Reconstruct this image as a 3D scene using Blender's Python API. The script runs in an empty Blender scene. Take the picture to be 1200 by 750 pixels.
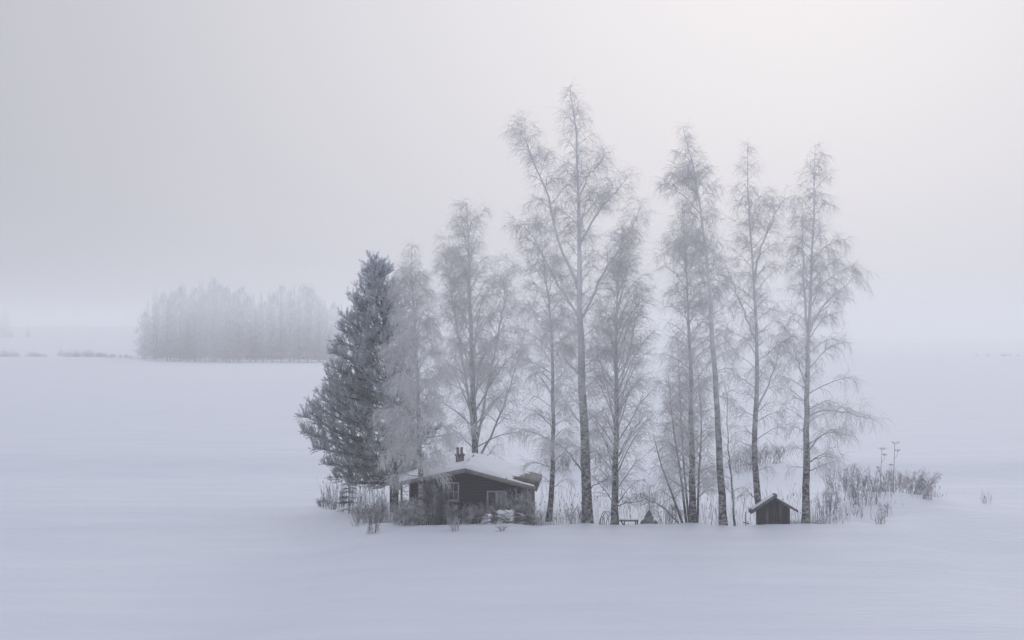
import bpy, math, random
import numpy as np
from mathutils import Vector

random.seed(7)
rng = np.random.default_rng(11)
S = bpy.context.scene
COL = S.collection
R = math.radians

# ------------------------------------------------------------------ camera
F, HOR, H = 2333.0, 392.0, 11.3            # focal length and horizon (photo pixels), eye height
cam = bpy.data.cameras.new('camera')
cam.sensor_width = 36.0
cam.lens = 36.0 * F / 1200.0
cam.shift_y = (HOR - 375.0) / 1200.0
cam.clip_start, cam.clip_end = 0.5, 20000
co = bpy.data.objects.new('camera', cam)
COL.objects.link(co)
co.location = (0, 0, H)
co.rotation_euler = (R(90), 0, 0)
S.camera = co

# ------------------------------------------------------------------ world, sun, exposure
SUN_AZ, SUN_EL = R(8), R(13)              # to the right of the view direction (+Y)
sd = Vector((math.sin(SUN_AZ) * math.cos(SUN_EL), math.cos(SUN_AZ) * math.cos(SUN_EL), math.sin(SUN_EL)))
W = bpy.data.worlds.new('World')
S.world = W
W.use_nodes = True
nt = W.node_tree
nt.nodes.clear()
N, L = nt.nodes.new, nt.links.new
out = N('ShaderNodeOutputWorld')
bg = N('ShaderNodeBackground'); bg.inputs[1].default_value = 1.0
bs = N('ShaderNodeBackground'); bs.inputs[1].default_value = 0.05
sky = N('ShaderNodeTexSky'); sky.sky_type = 'NISHITA'; sky.sun_disc = False
sky.sun_elevation = SUN_EL; sky.sun_rotation = SUN_AZ
sky.dust_density = 5.0
tc = N('ShaderNodeTexCoord')
dot = N('ShaderNodeVectorMath'); dot.operation = 'DOT_PRODUCT'
dot.inputs[1].default_value = sd
L(tc.outputs['Generated'], dot.inputs[0])
ac = N('ShaderNodeMath'); ac.operation = 'ARCCOSINE'; L(dot.outputs['Value'], ac.inputs[0])
dv = N('ShaderNodeMath'); dv.operation = 'DIVIDE'; dv.inputs[1].default_value = R(19.0); L(ac.outputs[0], dv.inputs[0])
pw = N('ShaderNodeMath'); pw.operation = 'POWER'; pw.inputs[1].default_value = 2.0; L(dv.outputs[0], pw.inputs[0])
ng = N('ShaderNodeMath'); ng.operation = 'MULTIPLY'; ng.inputs[1].default_value = -1.0; L(pw.outputs[0], ng.inputs[0])
ex = N('ShaderNodeMath'); ex.operation = 'EXPONENT'; L(ng.outputs[0], ex.inputs[0])
glow = N('ShaderNodeMix'); glow.data_type = 'RGBA'
L(ex.outputs[0], glow.inputs[0])
glow.inputs[7].default_value = (0.82, 0.82, 0.875, 1)         # thin cloud round the hidden sun
# overcast: brighter towards the zenith, as cloud cover is
sx = N('ShaderNodeSeparateXYZ'); L(tc.outputs['Generated'], sx.inputs[0])
ze = N('ShaderNodeMapRange'); ze.inputs[1].default_value = 0.0; ze.inputs[2].default_value = 1.0; L(sx.outputs['Z'], ze.inputs[0])
oc = N('ShaderNodeMix'); oc.data_type = 'RGBA'; L(ze.outputs[0], oc.inputs[0])
oc.inputs[6].default_value = (0.35, 0.365, 0.42, 1); oc.inputs[7].default_value = (0.79, 0.81, 0.89, 1)
L(oc.outputs[2], glow.inputs[6])
L(glow.outputs[2], bg.inputs[0])
L(sky.outputs[0], bs.inputs[0])
add = N('ShaderNodeMixShader'); add.inputs[0].default_value = 0.03
L(bg.outputs[0], add.inputs[1]); L(bs.outputs[0], add.inputs[2])
L(add.outputs[0], out.inputs['Surface'])

sun = bpy.data.lights.new('sun', 'SUN')
sun.energy = 0.6; sun.angle = R(25); sun.color = (1.0, 0.985, 0.96)
so = bpy.data.objects.new('sun', sun); COL.objects.link(so)
so.location = (60, 60, 60)
so.rotation_euler = (-sd).to_track_quat('-Z', 'Y').to_euler()

S.view_settings.view_transform = 'Standard'
S.view_settings.look = 'None'
S.view_settings.exposure = 0.0
S.view_settings.gamma = 1.0
S.view_settings.use_curve_mapping = False
S.render.engine = 'CYCLES'
S.cycles.volume_bounces = 2
S.cycles.max_bounces = 10
S.cycles.diffuse_bounces = 6
S.cycles.transmission_bounces = 6
S.cycles.use_denoising = True
S.render.film_transparent = False

# ------------------------------------------------------------------ materials
def mat(name, c1, c2=None, scale=3.0, rough=0.9, bump=0.0, stretch=(1, 1, 1), detail=4, contrast=(0.35, 0.65),
        frost_haze=None, fcol=(0.62, 0.65, 0.72), bscale=None, trans=0.0):
    """two tones through noise; frost=(z0,z1,f0,f1): rime over the bark plus painted haze, both growing with height"""
    m = bpy.data.materials.new(name)
    m.use_nodes = True
    t = m.node_tree
    b = t.nodes['Principled BSDF']
    b.inputs['Roughness'].default_value = rough
    b.inputs['Specular IOR Level'].default_value = 0.25
    n = t.nodes.new; l = t.links.new
    g = n('ShaderNodeNewGeometry')
    mp = n('ShaderNodeVectorMath'); mp.operation = 'MULTIPLY'; mp.inputs[1].default_value = stretch
    l(g.outputs['Position'], mp.inputs[0])
    tx = n('ShaderNodeTexNoise'); tx.inputs['Scale'].default_value = scale; tx.inputs['Detail'].default_value = detail
    l(mp.outputs[0], tx.inputs['Vector'])
    cr = n('ShaderNodeMapRange'); cr.inputs[1].default_value, cr.inputs[2].default_value = contrast
    l(tx.outputs['Fac'], cr.inputs[0])
    mx = n('ShaderNodeMix'); mx.data_type = 'RGBA'
    l(cr.outputs[0], mx.inputs[0])
    mx.inputs[6].default_value = (*c1, 1)
    mx.inputs[7].default_value = (*(c2 or c1), 1)
    last = mx.outputs[2]
    if frost_haze:  # paler with height: rime, and haze fade painted into the colour
        sp = n('ShaderNodeSeparateXYZ'); l(g.outputs['Position'], sp.inputs[0])
        mr = n('ShaderNodeMapRange')
        for i, v in enumerate((frost_haze[0], frost_haze[1], frost_haze[2], frost_haze[3])): mr.inputs[i + 1].default_value = v
        l(sp.outputs['Z'], mr.inputs[0])
        t2 = n('ShaderNodeTexNoise'); t2.inputs['Scale'].default_value = 2.3; t2.inputs['Detail'].default_value = 3
        l(g.outputs['Position'], t2.inputs['Vector'])
        ad = n('ShaderNodeMath'); ad.operation = 'MULTIPLY_ADD'
        l(t2.outputs['Fac'], ad.inputs[0]); ad.inputs[1].default_value = 0.7; ad.inputs[2].default_value = -0.35
        sm = n('ShaderNodeMath'); sm.operation = 'ADD'; sm.use_clamp = True
        l(ad.outputs[0], sm.inputs[0]); l(mr.outputs[0], sm.inputs[1])
        m2 = n('ShaderNodeMix'); m2.data_type = 'RGBA'
        l(sm.outputs[0], m2.inputs[0]); l(last, m2.inputs[6]); m2.inputs[7].default_value = (*fcol, 1)
        last = m2.outputs[2]
    l(last, b.inputs['Base Color'])
    if trans:                                            # rime crystals pass light on
        tr_ = n('ShaderNodeBsdfTranslucent'); l(last, tr_.inputs['Color'])
        ms = n('ShaderNodeMixShader'); ms.inputs[0].default_value = trans
        l(b.outputs[0], ms.inputs[1]); l(tr_.outputs[0], ms.inputs[2]); l(ms.outputs[0], t.nodes['Material Output'].inputs['Surface'])
    if bump:
        bn = n('ShaderNodeBump'); bn.inputs['Strength'].default_value = bump
        bn.inputs['Distance'].default_value = 0.14 if name == 'snow' else 0.05
        if bscale:
            t3 = n('ShaderNodeTexNoise'); t3.inputs['Scale'].default_value = bscale; t3.inputs['Detail'].default_value = 5
            l(mp.outputs[0], t3.inputs['Vector']); l(t3.outputs['Fac'], bn.inputs['Height'])
        else:
            l(tx.outputs['Fac'], bn.inputs['Height'])
        l(bn.outputs[0], b.inputs['Normal'])
    return m

M = {}
M['snow'] = mat('snow', (0.755, 0.785, 0.865), (0.70, 0.735, 0.83), 0.35, 0.75, 0.6, (0.35, 1.2, 1), 6, (0.3, 0.7), bscale=2.2)
M['roof_snow'] = mat('roof_snow', (0.86, 0.87, 0.93), (0.78, 0.80, 0.87), 1.2, 0.8, 0.3)
M['bark'] = mat('birch_bark', (0.06, 0.055, 0.057), (0.34, 0.33, 0.33), 4.5, 0.9, 0.6, (1, 1, 1.5), 8, (0.42, 0.62),
                frost_haze=(3, 15, 0.0, 1.1), fcol=(0.86, 0.86, 0.87))  # upper trunk whitened by rime and by painted-in haze
M['limb'] = mat('limb_bark', (0.07, 0.06, 0.065), (0.20, 0.19, 0.20), 2.0, 0.9, 0.4, (1, 1, 1), 5, (0.4, 0.6),
                frost_haze=(1, 10, 0.05, 1.1), fcol=(0.86, 0.86, 0.87), trans=0.2)
M['twig'] = mat('rimed_twig', (0.12, 0.11, 0.12), (0.34, 0.34, 0.37), 1.5, 0.9, 0, frost_haze=(0, 4, 0.5, 1.3), fcol=(0.93, 0.925, 0.93), trans=0.6)
M['twig_white'] = mat('thick_rime_twig', (0.20, 0.19, 0.21), (0.46, 0.48, 0.54), 1.5, 0.9, 0, frost_haze=(-1, 3, 0.6, 1.3), fcol=(0.93, 0.925, 0.93), trans=0.6)
M['twig_dark'] = mat('bare_twig', (0.055, 0.05, 0.055), (0.14, 0.13, 0.14), 2.0, 0.9, 0, frost_haze=(0.5, 5, 0.15, 1.25), fcol=(0.90, 0.895, 0.90), trans=0.6)
M['shrub'] = mat('rimed_shrub', (0.34, 0.32, 0.33), (0.90, 0.90, 0.92), 3.0, 0.9, 0, contrast=(0.35, 0.6), trans=0.6)
M['shrub_dark'] = mat('withered_shrub', (0.05, 0.045, 0.045), (0.22, 0.21, 0.23), 4.0, 0.9, 0, contrast=(0.35, 0.65))
M['stalk'] = mat('rimed_stalk', (0.30, 0.27, 0.28), (0.78, 0.79, 0.85), 2.0, 0.9, 0, trans=0.6)
M['seedhead'] = mat('seedhead', (0.17, 0.135, 0.14), (0.42, 0.39, 0.42), 3.0, 0.9, 0)
M['needle'] = mat('pine_needle', (0.27, 0.285, 0.285), (0.62, 0.63, 0.64), 1.2, 0.85, 0, trans=0.45, frost_haze=(1, 15, 0.10, 0.85))
M['pine_bark'] = mat('pine_bark', (0.07, 0.06, 0.06), (0.15, 0.13, 0.13), 5, 0.9, 0.6, (1, 1, .4))
M['siding'] = mat('dark_siding', (0.016, 0.012, 0.012), (0.030, 0.022, 0.021), 2.0, 0.8, 0.2, (1, 1, 6))
M['trim'] = mat('weathered_trim', (0.20, 0.185, 0.17), (0.30, 0.28, 0.265), 3, 0.8, 0.2)
M['felt'] = mat('roofing_felt', (0.065, 0.06, 0.06), (0.14, 0.135, 0.135), 1.6, 0.85, 0.3)
M['frame'] = mat('window_frame', (0.34, 0.34, 0.36), (0.46, 0.46, 0.48), 6, 0.7)
M['glass'] = mat('window_glass', (0.035, 0.037, 0.045), (0.08, 0.083, 0.095), 2, 0.3)
M['glass'].node_tree.nodes['Principled BSDF'].inputs['Specular IOR Level'].default_value = 0.35
M['pane_reflection'] = mat('pale_pane_reflection', (0.22, 0.23, 0.26), (0.34, 0.35, 0.39), 4, 0.4)  # pale pane tone: a reflection painted into the colour
M['brick'] = mat('chimney_masonry', (0.16, 0.12, 0.11), (0.24, 0.21, 0.20), 5, 0.9, 0.4)
M['pot'] = mat('chimney_pot', (0.10, 0.10, 0.11), (0.22, 0.22, 0.24), 5, 0.8)
M['plank'] = mat('grey_planks', (0.012, 0.011, 0.012), (0.06, 0.055, 0.056), 3, 0.9, 0.5, (4, 4, .5))
M['plank_pale'] = mat('pale_planks', (0.04, 0.038, 0.038), (0.13, 0.125, 0.125), 3, 0.9, 0.5, (4, 4, .5))
M['plank2'] = mat('roof_board', (0.07, 0.07, 0.08), (0.15, 0.15, 0.17), 3, 0.9, 0.3)
M['tarp'] = mat('grey_tarpaulin', (0.11, 0.12, 0.12), (0.22, 0.235, 0.245), 3, 0.6, 0.5)
M['far_wood'] = mat('far_spruce', (0.10, 0.11, 0.115), (0.30, 0.31, 0.34), 0.12, 0.9, 0, frost_haze=(2, 26, 0.45, 1.1), fcol=(0.84, 0.85, 0.88), trans=0.6)  # treetops paled: fading into fog painted in along with the rime
M['far_birch'] = mat('far_birch', (0.20, 0.20, 0.22), (0.40, 0.41, 0.45), 0.15, 0.9, 0, frost_haze=(2, 24, 0.45, 1.1), fcol=(0.86, 0.87, 0.90), trans=0.6)  # same painted fog fade towards the tops, over real rime
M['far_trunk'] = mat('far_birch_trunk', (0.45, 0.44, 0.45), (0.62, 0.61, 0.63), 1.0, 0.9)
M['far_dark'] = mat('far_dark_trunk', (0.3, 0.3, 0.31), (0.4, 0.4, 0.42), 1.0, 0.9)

# ------------------------------------------------------------------ helpers
def at(px, py, Y):
    return np.array([(px - 600.0) / F * Y, Y, H - (py - HOR) / F * Y])

def hashnoise(x, y, sc, seed):
    """smooth value noise, vectorised"""
    x = np.asarray(x, float) / sc; y = np.asarray(y, float) / sc
    xi = np.floor(x); yi = np.floor(y); fx = x - xi; fy = y - yi
    fx = fx * fx * (3 - 2 * fx); fy = fy * fy * (3 - 2 * fy)
    def h(a, b):
        v = np.sin(a * 127.1 + b * 311.7 + seed * 74.7) * 43758.5453
        return v - np.floor(v)
    return (h(xi, yi) * (1 - fx) + h(xi + 1, yi) * fx) * (1 - fy) + (h(xi, yi + 1) * (1 - fx) + h(xi + 1, yi + 1) * fx) * fy

def sstep(a, b, x):
    t = np.clip((np.asarray(x, float) - a) / (b - a), 0, 1)
    return t * t * (3 - 2 * t)

# snow banked against trunks, walls and the shed
DRIFTS = [((px_ - 600) / F * y_, y_ - .5, am_, w_) for (px_, y_, am_, w_) in (
    (494, 116.2, .16, 1.0), (643, 120.5, .18, .9), (689, 118.2, .20, 1.0), (720, 117.4, .14, .8), (812, 118.8, .22, 1.3), (848, 117.2, .15, .8),
    (893, 118.0, .12, .9), (918, 116.9, .17, 1.2), (946, 117.6, .16, .9), (560, 117.6, .18, 1.8), (600, 116.8, .20, 1.3), (525, 116.6, .14, 1.1), (462, 118, .2, 1.6), (755, 117.9, .14, 1.0), (985, 119, .25, 1.6), (1015, 122, .3, 2.0), (660, 117, .12, 1.4), (780, 117, .1, 1.2))]

def ground(x, y):
    x = np.asarray(x, float); y = np.asarray(y, float)
    px = 600 + x * F / np.maximum(y, 1)
    px_n = 600 + x * F / 120.0
    crest = 116.6 + 15 * (1 - sstep(330, 470, px_n)) + 9 * sstep(1010, 1130, px_n)
    d = crest - y
    z = -0.030 * np.maximum(d, 0) ** 1.0 * sstep(0, 6, d) - 0.00012 * np.maximum(d, 0) ** 2 - 0.55 * sstep(0.5, 16, d)
    back = -d
    z += -0.16 * sstep(0.3, 3.0, back) * (1 - sstep(14, 26, back))
    # far side of the islet: a dip and then a low rise
    z += -0.60 * sstep(22, 29, back) * (1 - sstep(34, 46, back)) + 0.55 * sstep(34, 48, back) * (1 - sstep(60, 140, back))
    # hummocky bank under the withered plants to the right
    bx = at(1050, 575, 128)
    z += 1.05 * np.exp(-(((x - 24.5) / 5.0) ** 2 + ((y - 132) / 5.5) ** 2))
    z += 0.10 * (hashnoise(x, y, 2.3, 1) - .5) * sstep(0, 2, back) * (1 - sstep(20, 30, back)) * sstep(-16, -8, x) 
    z += 0.35 * (hashnoise(x, y, 28, 2) - .5) * sstep(4, 20, np.abs(d)) + 0.10 * (hashnoise(x * .4, y, 5, 3) - .5) * sstep(2, 8, np.abs(d))
    z += 0.030 * (hashnoise(x * .35, y, 1.3, 4) - .5)
    z += 0.10 * (hashnoise(x, y, 3.1, 5) - .5) * np.exp(-(d / 2.5) ** 2)
    for (tx_, ty_, am_, w_) in DRIFTS:
        z += am_ * np.exp(-(((x - tx_) / w_) ** 2 + ((y - ty_) / (w_ * .8)) ** 2))
    # far shore
    lf = 1 - sstep(-120, 20, x)
    z = z + 0.7 * sstep(500, 745, y)
    z = z + (1.9 * sstep(420, 770, y) * (1 - sstep(-165, -115, x)))
    z = z + 17 * sstep(790, 2000, y) * lf
    z = z + 6 * sstep(1400, 2400, y) * (1 - lf)
    return z

def mesh_np(name, V, polys, nper, m, parent=None, smooth=False, origin=None, midx=None, mats=None):
    """V (n,3) world coordinates, polys flat index array, nper verts per face (int or array)"""
    V = np.asarray(V, np.float32)
    org = np.zeros(3) if origin is None else np.asarray(origin, float)
    me = bpy.data.meshes.new(name)
    me.vertices.add(len(V))
    me.vertices.foreach_set('co', (V - org.astype(np.float32)).ravel())
    polys = np.asarray(polys, np.int32).ravel()
    if np.isscalar(nper):
        tot = np.full(len(polys) // nper, nper, np.int32)
    else:
        tot = np.asarray(nper, np.int32)
    me.loops.add(len(polys))
    me.loops.foreach_set('vertex_index', polys)
    me.polygons.add(len(tot))
    st = np.concatenate([[0], np.cumsum(tot)[:-1]]).astype(np.int32)
    me.polygons.foreach_set('loop_start', st)
    me.polygons.foreach_set('loop_total', tot)
    if smooth:
        me.polygons.foreach_set('use_smooth', np.ones(len(tot), bool))
    for mm in (mats or [m]):
        me.materials.append(mm)
    if midx is not None:
        me.polygons.foreach_set('material_index', np.asarray(midx, np.int32))
    me.update(calc_edges=True)
    o = bpy.data.objects.new(name, me)
    COL.objects.link(o)
    if parent is not None:
        o.parent = parent
    else:
        o.location = org
    return o

def tag(o, label=None, cat=None, group=None, kind=None):
    if label: o['label'] = label
    if cat: o['category'] = cat
    if group: o['group'] = group
    if kind: o['kind'] = kind
    return o

def empty(name, loc, label, cat, group=None):
    o = bpy.data.objects.new(name, None)
    COL.objects.link(o)
    o.location = loc
    o.empty_display_size = 0.3
    return tag(o, label, cat, group)

class Geo:
    """collects tubes and polygons in world coordinates"""
    def __init__(s): s.V = []; s.P = []; s.T = []; s.I = []; s.n = 0
    def raw(s, V, faces, mi=0):
        V = np.asarray(V, float); s.V.append(V)
        for f in faces:
            s.P.append(np.asarray(f, np.int64) + s.n); s.T.append(np.array([len(f)])); s.I.append(np.array([mi]))
        s.n += len(V)
    def tubes(s, P, Rr, sides=3, mi=0, cap=False):
        P = np.asarray(P, float); Rr = np.asarray(Rr, float)
        if P.ndim == 2: P = P[None]; Rr = Rr[None]
        n, k, _ = P.shape
        if n == 0: return
        tg = np.gradient(P, axis=1)
        tg /= np.linalg.norm(tg, axis=2, keepdims=True) + 1e-9
        mean = np.abs(tg.mean(axis=1))
        ref = np.eye(3)[np.argmin(mean, axis=1)][:, None, :]
        u = np.cross(tg, ref); u /= np.linalg.norm(u, axis=2, keepdims=True) + 1e-9
        v = np.cross(tg, u)
        a = np.arange(sides) * 2 * np.pi / sides
        V = P[:, :, None, :] + Rr[:, :, None, None] * (np.cos(a)[None, None, :, None] * u[:, :, None, :] + np.sin(a)[None, None, :, None] * v[:, :, None, :])
        idx = np.arange(n * k * sides).reshape(n, k, sides)
        A = idx[:, :-1, :]; B = np.roll(A, -1, axis=2); Cc = np.roll(idx[:, 1:, :], -1, axis=2); D = idx[:, 1:, :]
        q = np.stack([A, B, Cc, D], axis=-1).reshape(-1, 4)
        s.V.append(V.reshape(-1, 3)); s.P.append((q + s.n).ravel()); s.T.append(np.full(len(q), 4)); s.I.append(np.full(len(q), mi))
        if cap:
            c = idx[:, -1, :].reshape(-1, sides)
            s.P.append((c + s.n).ravel()); s.T.append(np.full(len(c), sides)); s.I.append(np.full(len(c), mi))
        s.n += n * k * sides
    def tris(s, V3, mi=0):
        V3 = np.asarray(V3, float); m = len(V3)
        s.V.append(V3.reshape(-1, 3)); s.P.append(np.arange(m * 3) + s.n); s.T.append(np.full(m, 3)); s.I.append(np.full(m, mi))
        s.n += m * 3
    def box(s, a, b, mi=0, skew=(0, 0, 0)):
        x0, y0, z0 = a; x1, y1, z1 = b
        V = [(x0, y0, z0), (x1, y0, z0), (x1, y1, z0), (x0, y1, z0), (x0, y0, z1), (x1, y0, z1), (x1, y1, z1), (x0, y1, z1)]
        s.raw(V, [(0, 3, 2, 1), (4, 5, 6, 7), (0, 1, 5, 4), (1, 2, 6, 5), (2, 3, 7, 6), (3, 0, 4, 7)], mi)
    def prism(s, front, d, mi=0):
        """front polygon (points at the near side), extruded by d"""
        f = [np.asarray(p, float) for p in front]; n = len(f)
        V = f + [p + np.asarray(d) for p in f]
        fs = [tuple(range(n)), tuple(reversed(range(n, 2 * n)))]
        fs += [(i, i + n, (i + 1) % n + n, (i + 1) % n) for i in range(n)]
        s.raw(V, fs, mi)
    def build(s, name, m, parent=None, origin=None, smooth=False, mats=None):
        if origin is None and parent is not None:
            q = parent
            while q.parent: q = q.parent
            origin = q.location
        return mesh_np(name, np.concatenate(s.V), np.concatenate(s.P), np.concatenate(s.T), m, parent, smooth,
                       np.array(origin) if origin is not None else None, np.concatenate(s.I) if mats else None, mats)

def resample(pts, n):
    pts = np.asarray(pts, float)
    # Catmull-Rom
    t = np.linspace(0, len(pts) - 1, n)
    P = np.vstack([2 * pts[0] - pts[1], pts, 2 * pts[-1] - pts[-2]])
    i = np.minimum(t.astype(int), len(pts) - 2); f = (t - i)[:, None]
    p0, p1, p2, p3 = P[i], P[i + 1], P[i + 2], P[i + 3]
    return 0.5 * ((2 * p1) + (-p0 + p2) * f + (2 * p0 - 5 * p1 + 4 * p2 - p3) * f ** 2 + (-p0 + 3 * p1 - 3 * p2 + p3) * f ** 3)

def unit(v):
    return v / (np.linalg.norm(v, axis=-1, keepdims=True) + 1e-9)

def sample(P, Rr, idx, t):
    """points, tangents, radii on polylines P[idx] at fraction t"""
    k = P.shape[1]
    f = t * (k - 1); i = np.minimum(f.astype(int), k - 2); f = f - i
    a = P[idx, i]; b = P[idx, i + 1]
    return a + (b - a) * f[:, None], unit(b - a), Rr[idx, i] * (1 - f) + Rr[idx, i + 1] * f

def spray(P, Rr, n_per, tmin, L0, L1, spread, up, droop, rad, k, weight=None, lscale=None, rtip=.35):
    """children polylines growing from the parent polylines"""
    n = len(P)
    if n == 0: return np.zeros((0, k, 3)), np.zeros((0, k))
    ln = np.linalg.norm(np.diff(P, axis=1), axis=2).sum(1)
    cnt = np.maximum(1, rng.poisson(n_per * ln))
    idx = np.repeat(np.arange(n), cnt)
    m = len(idx)
    t = tmin + (1 - tmin) * rng.random(m) ** 0.85
    p, tg, r = sample(P, Rr, idx, np.minimum(t, .999))
    rnd = unit(rng.normal(size=(m, 3)))
    side = unit(rnd - (rnd * tg).sum(1, keepdims=True) * tg)
    d = unit(tg * (1 - spread) + side * spread + np.array([0, 0, up]))
    Ls = (L0 + (L1 - L0) * rng.random(m))
    if lscale is not None: Ls = Ls * lscale(idx, t)
    seg = Ls / (k - 1); dvar = rng.uniform(.2, 1.6, size=(m, 1))
    Q = np.zeros((m, k, 3)); Q[:, 0] = p
    cur = d
    for j in range(1, k):
        cur = unit(cur + np.array([0, 0, -droop]) * (Ls[:, None] ** .5) * dvar + rng.normal(size=(m, 3)) * 0.10)
        Q[:, j] = Q[:, j - 1] + cur * seg[:, None]
    rr = np.minimum(rad * (0.8 + .4 * rng.random(m)), np.maximum(r * .75, rad * .6))
    RR = rr[:, None] * np.linspace(1, rtip, k)[None, :]
    return Q, RR

# ------------------------------------------------------------------ the ground
def axis(segs):
    o = []
    for a, b, st in segs:
        o += list(np.arange(a, b, st))
    o.append(segs[-1][1]); return np.array(o, float)
xs = axis([(-3000, -900, 150), (-900, -300, 30), (-300, -60, 8), (-60, -32, 1.5), (-32, 34, .5), (34, 60, 1.5), (60, 300, 10), (300, 900, 40), (900, 3001, 150)])
ys = axis([(-200, 30, 30), (30, 70, 3), (70, 165, .5), (165, 260, 2), (260, 700, 10), (700, 1300, 15), (1300, 4000, 120)])
XX, YY = np.meshgrid(xs, ys)
ZZ = ground(XX, YY)
V = np.stack([XX.ravel(), YY.ravel(), ZZ.ravel()], 1)
nx, ny = len(xs), len(ys)
I = np.arange(nx * ny).reshape(ny, nx)
q = np.stack([I[:-1, :-1], I[:-1, 1:], I[1:, 1:], I[1:, :-1]], -1).reshape(-1, 4)
tag(mesh_np('snow_field', V, q.ravel(), 4, M['snow'], smooth=True), kind='structure',
    label='wide flat snow field with a low drifted bank under the trees')

# ------------------------------------------------------------------ cabin
Y0 = 118.4
sk = np.array([0.045, 1.0, 0.0])
DEPTH = 11.0
base = at(549, 612, 119); base[2] = float(ground(base[0], base[1]))
cabin = empty('log_cabin', base, 'dark brown cabin with snow on its low gabled roof, behind frosted bushes', 'cabin')
EL, AP, ER = at(466, 565, Y0), at(545, 549, Y0), at(628, 571, Y0)
th = np.array([0, 0, .20])
def slab(a, b, name):
    g = Geo()
    g.prism([a, b, b - th, a - th], sk * DEPTH)
    return g.build(name, M['felt'], cabin)
roof_l = slab(EL, AP + np.array([-.002, 0, 0]), 'roof'); roof_r = slab(AP + np.array([.002, 0, 0]), ER, 'roof')
# verge boards on the front gable, gutter boards along the eaves
def board(a, b, w, t, name, m, parent, y):
    g = Geo(); o = np.array([0, y, 0])
    g.prism([a + o, b + o, b + o - np.array([0, 0, w]), a + o - np.array([0, 0, w])], (0, t, 0))
    return g.build(name, m, parent)
up = np.array([0, 0, .015])
board(EL + up, AP + up - np.array([.004, 0, 0]), .25, .045, 'verge_board', M['trim'], roof_l, -.05)
board(AP + up + np.array([.004, 0, 0]), ER + up, .25, .045, 'verge_board', M['trim'], roof_r, -.05)
g = Geo(); g.prism([ER + np.array([.004, -.05, .02]), ER + np.array([.045, -.05, .02]), ER + np.array([.045, -.05, -.26]), ER + np.array([.004, -.05, -.26])], sk * (DEPTH + .1))
g.build('eaves_board', M['felt'], roof_r)
# lap siding, row by row, clipped under the roof
YW = Y0 + .6
def roof_z(x, y=YW):
    xx = x - sk[0] * (y - Y0)
    if xx < AP[0]: f = (xx - EL[0]) / (AP[0] - EL[0]); return EL[2] + f * (AP[2] - EL[2]) - .2
    f = (xx - AP[0]) / (ER[0] - AP[0]); return AP[2] + f * (ER[2] - AP[2]) - .2
xL, xR = at(480, 0, YW)[0], at(620, 0, YW)[0]
zb = -0.5
wall = Geo()
z = zb; rows = []
top = roof_z(AP[0] + .03)
while z < top:
    z1 = min(z + .19, top)
    def clip(zz):
        a, b = xL, xR
        if roof_z(a) < zz:
            while a < AP[0] and roof_z(a) < zz: a += .01
        if roof_z(b) < zz:
            while b > AP[0] and roof_z(b) < zz: b -= .01
        return a, b
    a0, b0 = clip(z + .001); a1, b1 = clip(z1)
    wall.raw([(a0, YW - .025, z), (b0, YW - .025, z), (b1, YW, z1), (a1, YW, z1), (a0, YW + .0, z), (b0, YW + .0, z)],
             [(0, 1, 2, 3), (4, 5, 1, 0)])
    z = z1
DW = DEPTH - 1.2
for xw, hz in ((xL, 1), (xR, -1)):                 # side walls, lap boards too
    z = zb; zt = roof_z(xw) - .02
    while z < zt:
        z1 = min(z + .19, zt); o = .025 * (-1 if hz == 1 else 1)
        p = np.array([xw, YW, 0]); e = p + sk * DW
        wall.raw([(p[0] + o, p[1], z), (e[0] + o, e[1], z), (e[0], e[1], z1), (p[0], p[1], z1)], [(0, 1, 2, 3)])
        z = z1
e0, e1 = np.array([xL, YW, 0]) + sk * DW, np.array([xR, YW, 0]) + sk * DW
am = AP + sk * (DW + .6)
wall.raw([(e0[0], e0[1], zb), (e1[0], e1[1], zb), (e1[0], e1[1], roof_z(xR) - .02), (am[0], am[1], am[2] - .22), (e0[0], e0[1], roof_z(xL) - .02)], [(4, 3, 2, 1, 0)])
wall_o = wall.build('wall', M['siding'], cabin)
g = Geo(); x = at(618.6, 0, YW)[0]; g.box((x - .07, YW - .075, zb), (x + .05, YW - .026, roof_z(x) - .01)); g.build('corner_board', M['frame'], cabin)
g = Geo(); x = at(480.5, 0, YW)[0]; g.box((x - .05, YW - .075, zb), (x + .05, YW - .026, roof_z(x) - .01)); g.build('corner_board', M['felt'], cabin)
g = Geo(); x = at(470.5, 0, YW)[0]; g.box((x - .06, YW - .06, zb), (x + .06, YW + .06, roof_z(x) - .01)); g.build('porch_post', M['felt'], cabin)
for zz in (.55, 1.0):
    g = Geo(); g.box((at(472, 0, YW)[0], YW - .03, zz), (xL - .03, YW + .03, zz + .07)); g.build('porch_rail', M['felt'], cabin)

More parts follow.
